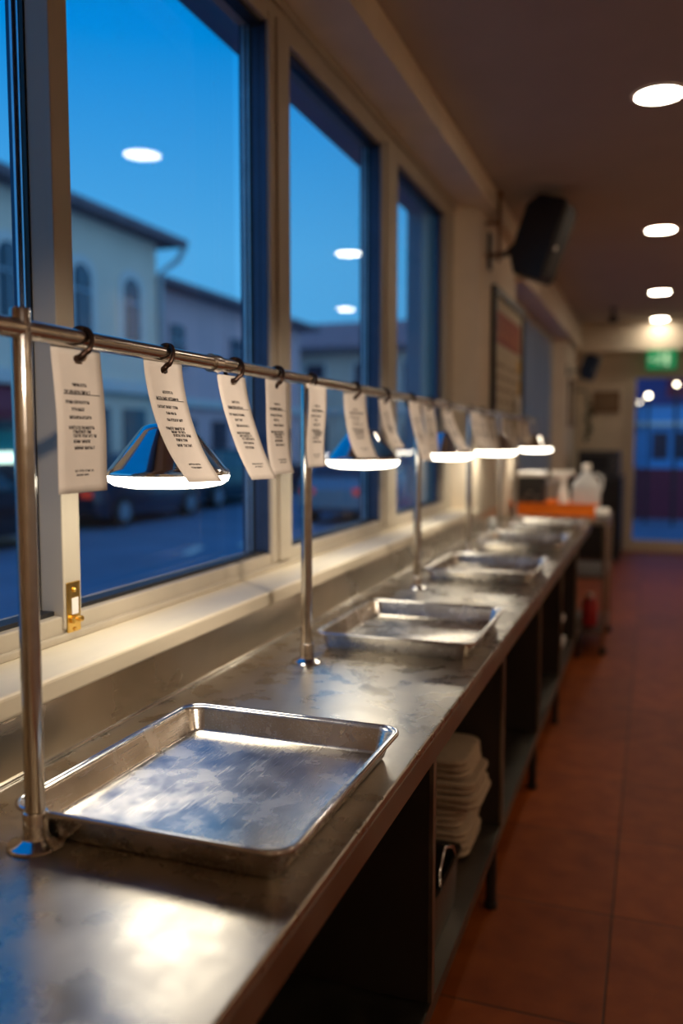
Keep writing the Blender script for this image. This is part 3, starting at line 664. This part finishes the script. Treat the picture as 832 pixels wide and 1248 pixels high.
b = MB(); b.tube([(-0.22, -0.335, 0.30), (0.10, -0.335, 0.30)], 0.008, 8); b.build('handle', M['shelf'], dr)
for k in range(3):
    b = MB(); b.tube([(0.19, -0.30, 0.10+0.08*k), (0.19, -0.325, 0.10+0.08*k)], 0.018, 12); b.build('knob', M['shelf'], t)
for sx in (-0.22, 0.22):
    for sy in (-0.26, 0.24):
        MB().box((sx-0.02, sy-0.02, 0), (sx+0.02, sy+0.02, 0.013)).build('foot', M['black'], t)
t = thing('wooden_plaque', 'small brown wooden plaque on the far wall left of the door', 'plaque', (-0.637, YF-0.001, 2.10))
b = MB(); b.box((-0.18, -0.022, -0.15), (0.18, 0.0, 0.15)); b.build('board', M['wood'], t, bevel=0.006)
b = MB(); b.box((-0.15, -0.025, -0.12), (0.15, -0.0222, 0.12)); b.build('inset_panel', M['posterbrown'], t)
t = thing('exit_sign', 'green emergency exit sign with a running figure above the door', 'sign', (0.075, YF-0.30, 2.645))
b = MB(); b.box((-0.19, -0.03, -0.13), (0.19, 0.012, 0.125)); b.build('sign_box', M['greensign'], t, bevel=0.006)
b = MB()
b.ball((-0.015, -0.031, 0.065), 0.016, 12, (1, 0.15, 1))
for p, r in ((((-0.02, -0.031, 0.045), (-0.035, -0.031, -0.01)), 0.013), (((-0.035, -0.031, -0.01), (-0.005, -0.031, -0.035), (-0.015, -0.031, -0.075)), 0.010), (((-0.035, -0.031, -0.01), (-0.055, -0.031, -0.045), (-0.085, -0.031, -0.05)), 0.010), (((-0.02, -0.031, 0.04), (0.01, -0.031, 0.015), (0.03, -0.031, 0.025)), 0.008), (((-0.02, -0.031, 0.04), (-0.055, -0.031, 0.03), (-0.06, -0.031, 0.0)), 0.008)):
    b.tube(p, r, 8)
b.build('running_figure', M['signwhite'], t, smooth=True)
b = MB(); b.box((0.04, -0.0335, -0.085), (0.095, -0.0305, 0.08)); b.build('door_symbol', M['signwhite'], t)
b = MB(); b.prism([(-0.165, -0.0335, 0), (-0.125, -0.0335, 0.035), (-0.125, -0.0335, 0.012), (-0.095, -0.0335, 0.012), (-0.095, -0.0335, -0.012), (-0.125, -0.0335, -0.012), (-0.125, -0.0335, -0.035)], (0, 0.003, 0)); b.build('arrow_symbol', M['signwhite'], t)
b = MB(); b.tube([(0.0, -0.01, 0.124), (0.0, -0.01, 0.139)], 0.012, 8); b.build('hanger', M['whitering'], t)
t = thing('security_camera', 'small black dome security camera hanging from the ceiling', 'camera', (-0.50, 11.2, CE))
b = MB(); b.lathe([(0.0, 0.0), (0.045, 0.0), (0.045, -0.02), (0.012, -0.025), (0.012, -0.10)], seg=20, cap1=True); b.build('mount', M['darkgrey'], t, smooth=True)
b = MB(); b.ball((0, 0, -0.13), 0.052, 18); b.build('dome', M['black'], t, smooth=True)
t = thing('framed_board', 'narrow framed notice board on the window wall in the far corner', 'board', (XW+0.001, 11.75, 1.75))
b = MB(); b.box((0, 0, 0), (0.03, 0.04, 0.62)); b.box((0, 0.66, 0), (0.03, 0.70, 0.62)); b.box((0, 0.04, 0), (0.03, 0.66, 0.04)); b.box((0, 0.04, 0.58), (0.03, 0.66, 0.62)); b.build('board_frame', M['wood'], t)
MB().box((0.002, 0.04, 0.04), (0.014, 0.66, 0.58)).build('board_sheet', M['mount'], t)
t = thing('trailing_plant', 'dark trailing plant hanging in the far corner under the small speaker', 'plant', (-0.90, 12.72, 2.25))
b = MB(); b.tube([(-0.15, 0, 0.0), (-0.02, 0, 0.01), (0.02, 0, -0.08), (0.03, 0, -0.55), (0.0, 0, -0.72)], 0.014, 8); b.build('stem', M['plant'], t, smooth=True)
b = MB(); rnd = random.Random(5)
for k in range(26):
    z = -0.12-0.55*rnd.random(); a = rnd.uniform(0, 2*PI); ln = rnd.uniform(0.06, 0.11)*(1.3 if -0.5 < z < -0.3 else 0.8)
    c = Vector((0.03, 0, z)); dr = Vector((math.cos(a), math.sin(a)*0.5, rnd.uniform(-0.6, 0.3))).normalized(); sd = dr.cross(Vector((0, 1, 0.2))).normalized()*ln*0.3
    b.face([c, c+dr*ln*0.5+sd, c+dr*ln, c+dr*ln*0.5-sd])
b.build('leaves', M['plant'], t)

# ------------------------------------------------------------------ outside
GZ = -0.15
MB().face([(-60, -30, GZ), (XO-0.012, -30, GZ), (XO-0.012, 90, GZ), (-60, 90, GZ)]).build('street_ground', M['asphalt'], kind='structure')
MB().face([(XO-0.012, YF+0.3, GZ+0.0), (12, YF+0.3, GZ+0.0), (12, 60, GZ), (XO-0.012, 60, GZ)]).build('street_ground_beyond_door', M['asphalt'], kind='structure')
MB().box((-13.2, -20, GZ), (-11.2, 60, GZ+0.1)).build('pavement', M['pave'], kind='structure')

def arch(y0, y1, z0, z1, x, rise=0.25):
    n = 8; pts = [(x, y0, z0), (x, y1, z0)]
    for i in range(n+1):
        a = PI*i/n; pts.append((x, (y0+y1)/2+(y1-y0)/2*math.cos(a), z1-rise+rise*math.sin(a)))
    return pts
def house_window(parent, x, y0, y1, z0, z1, rise, trim='trimwhite'):
    b = MB(); b.prism(arch(y0-0.22, y1+0.22, z0-0.18, z1+0.22, x, rise+0.1), (0.06, 0, 0)); f = b.build('window', M[trim], parent)
    b = MB(); b.prism(arch(y0, y1, z0, z1, x+0.061, rise), (0.012, 0, 0)); b.build('pane', M['pane'], f)
    b = MB(); b.box((x+0.073, (y0+y1)/2-0.03, z0), (x+0.09, (y0+y1)/2+0.03, z1-0.05)); b.box((x+0.073, y0, z0+(z1-z0)*0.6), (x+0.09, y1, z0+(z1-z0)*0.6+0.06)); b.build('glazing_bar', M['zinc'], f)
def hip_roof(parent, x0, x1, y0, y1, ze, oh, rise, m):
    b = MB(); X0, X1, Y0, Y1 = x0-oh, x1+oh, y0-oh, y1+oh
    b.box((X0, Y0, ze-0.12), (X1, Y1, ze+0.06)); b.build('eaves', M['roofdark'], parent)
    b = MB(); hx = (X1-X0)/2; ry0, ry1 = Y0+hx, Y1-hx
    if ry1 < ry0: ry0 = ry1 = (Y0+Y1)/2
    xm = (X0+X1)/2
    B = [(X0, Y0, ze+0.06), (X1, Y0, ze+0.06), (X1, Y1, ze+0.06), (X0, Y1, ze+0.06)]; R0, R1 = (xm, ry0, ze+rise), (xm, ry1, ze+rise)
    b.face([B[0], B[1], R0]); b.face([B[1], B[2], R1, R0]); b.face([B[2], B[3], R1]); b.face([B[3], B[0], R0, R1]); b.build('roof', m, parent)

# yellow house straight across the street
t = thing('yellow_house', 'pale yellow house with arched windows across the street', 'house', (0, 0, 0)); XF = -12.6
MB().box((XF-8, 5.0, GZ), (XF, 20.6, 6.75)).build('wall', M['yellowwall'], t)
hip_roof(t, XF-8, XF, 5.0, 20.6, 6.85, 0.62, 1.1, M['roofdark'])
for y0, y1 in ((19.0, 19.66), (16.95, 17.60), (14.5, 15.2), (12.1, 12.8), (9.8, 10.5), (7.4, 8.1)): house_window(t, XF, y0, y1, 4.05, 5.62, 0.30)
MB().box((XF, 5.0, 2.72), (XF+0.22, 20.6, 3.02)).build('cornice', M['trimwhite'], t)
b = MB(); b.tube([(XF+0.55, 21.15, 6.7), (XF+0.42, 21.0, 6.35), (XF+0.10, 20.66, 6.0), (XF+0.08, 20.64, GZ)], 0.075, 10); b.build('downspout', M['zinc'], t, smooth=True)
for y0 in (18.9, 17.3, 15.9): MB().box((XF, y0, GZ), (XF+0.05, y0+1.0, 2.35)).build('shop_window', M['pane'], t)
sf = MB().box((XF, 5.0, GZ), (XF+0.06, 15.4, 2.4)).build('shop_front', M['pane'], t)
b = MB(); b.prism([(XF, 5.0, 2.70), (XF+1.0, 5.0, 2.15), (XF+1.0, 5.0, 1.95), (XF, 5.0, 2.15)], (0, 10.3, 0)); b.build('awning', M['maroon'], t)
MB().box((XF+0.06, 9.0, 1.10), (XF+0.14, 15.2, 1.30)).build('strip_light', M['shopglow'], t)
MB().box((XF+0.06, 9.0, 1.32), (XF+0.10, 15.2, 1.75)).build('sign_board', M['shopteal'], t)

# pink house further along
t = thing('pink_house', 'pale pink house with a low tiled roof beyond the yellow house', 'house', (0, 0, 0)); XF = -14.0
MB().box((XF-9, 23.0, GZ), (XF, 34.0, 6.15)).build('wall', M['pinkwall'], t)
hip_roof(t, XF-9, XF, 23.0, 34.0, 6.2, 0.7, 1.4, M['roofred'])
for y0, y1 in ((23.5, 24.4), (27.5, 28.5), (31.2, 32.2)): house_window(t, XF, y0, y1, 3.75, 5.1, 0.05, 'pinkwall')
MB().box((XF, 23.0, 2.6), (XF+0.2, 34.0, 2.85)).build('cornice', M['trimwhite'], t)
for y0 in (24.0, 26.2, 28.6, 31.0): MB().box((XF, y0, GZ), (XF+0.05, y0+1.1, 2.2)).build('shop_window', M['pane'], t)

# red roofed house closing the street
t = thing('red_roofed_house', 'long beige house with a red clay roof at the end of the street', 'house', (0, 0, 0)); YB = 38.0
MB().box((-22, YB, GZ), (-6.5, YB+9, 5.6)).build('wall', M['beigewall'], t)
b = MB(); X0, X1, Y0, Y1 = -22.8, -5.8, YB-0.7, YB+9.7
b.box((X0, Y0, 5.55), (X1, Y1, 5.75)); b.build('eaves', M['roofdark'], t)
b = MB(); ym = (Y0+Y1)/2; B = [(X0, Y0, 5.75), (X1, Y0, 5.75), (X1, Y1, 5.75), (X0, Y1, 5.75)]; R0, R1 = (X0+5, ym, 7.5), (X1-5, ym, 7.5)
b.face([B[0], B[1], R1, R0]); b.face([B[1], B[2], R1]); b.face([B[2], B[3], R0, R1]); b.face([B[3], B[0], R0]); b.build('roof', M['roofred'], t)
for x0 in (-18.2, -15.3, -12.9, -10.6, -8.4):
    f = MB().box((x0-0.15, YB-0.06, 3.5), (x0+1.05, YB, 5.1)).build('window', M['trimwhite'], t)
    MB().box((x0, YB-0.075, 3.6), (x0+0.9, YB-0.061, 5.0)).build('pane', M['pane'], f)
    MB().box((x0, YB-0.05, GZ), (x0+1.0, YB, 2.3)).build('shop_window', M['pane'], t)
MB().box((-22, YB-0.15, 2.7), (-6.5, YB, 2.95)).build('cornice', M['trimwhite'], t)

# cars
def car(label, loc, rz, paint, s=1.0):
    t = thing('parked_car', label, 'car', loc, rz, 'cars parked along the street')
    t.scale = (s, s, s)
    hw = 0.86
    def sec(x, zb, zt, w): return [(x, -w*0.96, zb), (x, -w, (zb+zt)/2), (x, -w*0.93, zt), (x, w*0.93, zt), (x, w, (zb+zt)/2), (x, w*0.96, zb)]
    b = MB(); b.loft([sec(-2.1, 0.35, 0.72, hw*0.88), sec(-1.95, 0.24, 0.88, hw*0.96), sec(-1.2, 0.22, 0.94, hw), sec(1.3, 0.22, 0.92, hw), sec(1.95, 0.24, 0.80, hw*0.96), sec(2.1, 0.34, 0.62, hw*0.86)]); b.build('body', M[paint], t, smooth=True)
    b = MB(); b.loft([[(-1.85, -0.74, 0.88), (0.95, -0.76, 0.90), (0.95, 0.76, 0.90), (-1.85, 0.74, 0.88)], [(-1.35, -0.62, 1.38), (0.25, -0.62, 1.40), (0.25, 0.62, 1.40), (-1.35, 0.62, 1.38)], [(-1.2, -0.5, 1.44), (0.1, -0.5, 1.46), (0.1, 0.5, 1.46), (-1.2, 0.5, 1.44)]]); cb = b.build('cabin', M[paint], t)
    b = MB()
    for sy in (-1, 1): b.face([(-1.5, sy*0.735, 0.97), (0.72, sy*0.745, 0.97), (0.28, sy*0.64, 1.34), (-1.22, sy*0.64, 1.34)])
    b.face([(-1.79, -0.64, 0.97), (-1.79, 0.64, 0.97), (-1.42, 0.56, 1.34), (-1.42, -0.56, 1.34)]); b.face([(0.88, -0.66, 0.97), (0.88, 0.66, 0.97), (0.36, 0.56, 1.34), (0.36, -0.56, 1.34)])
    b.build('car_window', M['pane'], cb)
    for sx in (-1.3, 1.3):
        for sy in (-1, 1):
            b = MB(); b.tube([(sx, sy*0.66, 0.31), (sx, sy*0.87, 0.31)], 0.31, 20); wh = b.build('wheel', M['tyre'], t)
            b = MB(); b.tube([(sx, sy*0.86, 0.31), (sx, sy*0.885, 0.31)], 0.18, 16); b.build('hubcap', M['zinc'], wh)
    for sy in (-1, 1):
        MB().box((-2.10, sy*0.55-0.14, 0.62), (-2.02, sy*0.55+0.14, 0.74)).build('tail_lamp', M['taillamp'], t)
        MB().box((2.02, sy*0.55-0.14, 0.56), (2.10, sy*0.55+0.14, 0.68)).build('head_lamp', M['headlamp'], t)
    return t
car('dark blue parked car with red tail lamp before the yellow house', (-10.6, 15.9, GZ), PI/2, 'carblue')
car('dark parked car seen at the left edge with cool blue headlamps', (-10.2, 10.4, GZ), PI/2, 'carblack')
car('dark parked car in front of the gap between yellow and pink houses', (-11.0, 20.6, GZ), PI/2, 'carblack')
car('dark blue parked car outside the pink house', (-11.6, 25.0, GZ), PI/2, 'carblue')
car('red parked car far down the street behind the second lamp', (-8.6, 30.5, GZ), PI/2+0.3, 'carred')
car('silver parked car near the window, low behind the second lamp', (-6.0, 18.4, GZ), PI/2, 'carsilver', 1.0)

# road markings
for k, (x, y, l, wd, a, lab) in enumerate(((-5.6, 10.6, 1.3, 0.14, 0.25, 'pale worn road dash nearest the window on the street'), (-6.7, 11.9, 0.9, 0.14, 0.25, 'short pale road dash left of the others on the street'), (-6.6, 14.2, 1.9, 0.22, 0.25, 'wide pale road stripe in the middle of the street'), (-6.2, 12.9, 0.45, 0.3, 0.2, 'small pale road patch between two stripes on the street'), (-7.1, 15.6, 0.7, 0.3, 0.2, 'farthest pale road patch beside the second mullion'))):
    b = MB(); b.box((-wd/2, -l/2, 0), (wd/2, l/2, 0.006)); o = b.build('road_marking', M['roadpaint']); o.location = (x, y, GZ+0.0005); o.rotation_euler = (0, 0, a); tag(o, lab, 'road marking', 'pale road markings')

# shop across, seen through the far door
t = thing('blue_shop', 'cobalt blue shop building with dark windows seen through the door', 'shop', (0, 0, 0)); YS = 20.0
MB().box((-3.5, YS, GZ), (4.5, YS+4, 2.35)).build('wall', M['bluewall'], t)
MB().box((-3.5, YS-0.02, GZ), (4.5, YS, 0.95)).build('lower_wall', M['maroon'], t)
MB().box((-3.5, YS-0.05, 2.30), (4.5, YS+4.2, 3.6)).build('upper_fascia', M['navy'], t)
for x0 in (-0.85, -0.02, 0.42, 1.2):
    MB().box((x0, YS-0.03, 1.15), (x0+0.32, YS-0.001, 1.72)).build('window', M['pane'], t)
MB().box((0.24, YS-0.08, 2.47), (1.3, YS-0.02, 2.9)).build('sign_board', M['maroon'], t)
MB().box((-3.5, YS-0.10, 1.85), (4.5, YS-0.02, 1.95)).build('string_course', M['trimwhite'], t)
b = MB()
t = thing('globe_lamp', 'larger round glowing globe lamp outside the door, left one', 'lamp', (-0.12, 19.0, GZ), 0, 'glowing globe lamps outside the door')
def globe(t, h, r):
    b = MB(); b.tube([(0, 0, 0), (0, 0, h-r*0.8)], 0.03, 10); b.build('pole', M['black'], t, smooth=True)
    b = MB(); b.ball((0, 0, h), r, 16); b.build('globe', M['globeglow'], t, smooth=True)
globe(t, 2.61, 0.045)
t = thing('globe_lamp', 'round glowing globe lamp outside the door, right and highest one', 'lamp', (0.40, 18.5, GZ), 0, 'glowing globe lamps outside the door'); globe(t, 2.80, 0.035)
t = thing('globe_lamp', 'faint small globe lamp outside at the door edge', 'lamp', (-0.30, 19.6, GZ), 0, 'glowing globe lamps outside the door'); globe(t, 2.50, 0.02)

# ------------------------------------------------------------------ sky, lights
wd = bpy.data.worlds.new('dusk'); scene.world = wd; wd.use_nodes = True
nt = wd.node_tree; N, Lk = nt.nodes, nt.links
bg = N['Background']
tc = N.new('ShaderNodeTexCoord'); sp = N.new('ShaderNodeSeparateXYZ'); Lk.new(tc.outputs['Generated'], sp.inputs[0])
cr = N.new('ShaderNodeValToRGB'); e = cr.color_ramp.elements
e[0].position = 0.0; e[0].color = (0.10, 0.42, 0.80, 1)
e[1].position = 0.62; e[1].color = (0.0, 0.16, 0.58, 1)
k = e.new(0.20); k.color = (0.085, 0.42, 0.84, 1)
k = e.new(0.40); k.color = (0.0, 0.27, 0.76, 1)
Lk.new(sp.outputs['Z'], cr.inputs['Fac'])
# brighter sky added on the unseen side behind the restaurant, to light the facades
gx = N.new('ShaderNodeMapRange'); gx.inputs['From Min'].default_value = 0.1; gx.inputs['From Max'].default_value = 1.0; gx.inputs['To Max'].default_value = 1.0
dp = N.new('ShaderNodeVectorMath'); dp.operation = 'DOT_PRODUCT'; dp.inputs[1].default_value = (0.75, -0.66, 0.0)
Lk.new(tc.outputs['Generated'], dp.inputs[0]); Lk.new(dp.outputs['Value'], gx.inputs['Value'])
mx = N.new('ShaderNodeMix'); mx.data_type = 'RGBA'; mx.inputs[7].default_value = (0.42, 0.74, 1.02, 1)
Lk.new(gx.outputs['Result'], mx.inputs[0]); Lk.new(cr.outputs['Color'], mx.inputs[6]); Lk.new(mx.outputs[2], bg.inputs['Color'])
bg.inputs['Strength'].default_value = 1.0

def spot(name, loc, aim, power, size, blend=0.6, rad=0.06, col=(1.0, 0.80, 0.58)):
    l = bpy.data.lights.new(name, 'SPOT'); l.energy = power; l.color = col; l.spot_size = math.radians(size); l.spot_blend = blend; l.shadow_soft_size = rad
    o = bpy.data.objects.new(name, l); COL.objects.link(o); o.location = loc
    o.rotation_euler = (Vector(aim)-Vector(loc)).to_track_quat('-Z', 'Y').to_euler(); return o
for yt, pw in ((1.25, 150), (1.9, 135), (2.6, 120), (3.4, 100), (4.4, 85)):  # unseen fill spots, added to brighten the tickets along the rail
    spot('track_spot', (1.3, yt-1.6, 2.7), (-0.86, yt+0.05, 1.52), pw*1.35, 22, 0.7, 0.06, (1.0, 0.83, 0.68))
spot('track_spot', (0.9, 5.0, 2.9), (-0.62, 6.95, 1.08), 150, 24, 0.8)  # one more unseen fill spot, added for the crate and counter end
def area(name, loc, aim, power, sx, sy, col=(1.0, 0.76, 0.52)):
    l = bpy.data.lights.new(name, 'AREA'); l.energy = power; l.color = col; l.shape = 'RECTANGLE'; l.size = sx; l.size_y = sy
    o = bpy.data.objects.new(name, l); COL.objects.link(o); o.location = loc
    o.rotation_euler = (Vector(aim)-Vector(loc)).to_track_quat('-Z', 'Y').to_euler(); return o
for yy in (-1.0, 2.0, 5.0, 8.5):  # unseen fill areas, added so the lit right wall warms the steel
    area('wall_washer', (1.9, yy, 3.0), (2.5, yy, 1.5), 15, 0.3, 1.2)
area('wall_washer', (0.6, -1.9, 3.0), (0.4, -2.5, 1.5), 7, 1.5, 0.3)  # unseen fill area added for the back wall

# ------------------------------------------------------------------ camera
cd = bpy.data.cameras.new('camera'); cam = bpy.data.objects.new('camera', cd); COL.objects.link(cam); scene.camera = cam
cam.location = (0, 0, 1.58)
fwd = Vector((-0.33523, 0.93841, -0.08367))
cam.rotation_euler = fwd.to_track_quat('-Z', 'Y').to_euler()
cd.sensor_fit = 'VERTICAL'; cd.sensor_height = 36.0; cd.lens = 1060/1248*36.0
cd.clip_start = 0.05; cd.clip_end = 300
cd.dof.use_dof = True; cd.dof.focus_distance = 1.62; cd.dof.aperture_fstop = 1.5; cd.dof.aperture_blades = 0

scene.view_settings.view_transform = 'Standard'
scene.view_settings.look = 'None'
scene.view_settings.exposure = 0.0
cy = scene.cycles
cy.max_bounces = 8; cy.diffuse_bounces = 4; cy.glossy_bounces = 4; cy.transparent_max_bounces = 12; cy.transmission_bounces = 4
cy.sample_clamp_indirect = 6.0; cy.caustics_reflective = False; cy.caustics_refractive = False
cy.use_denoising = True
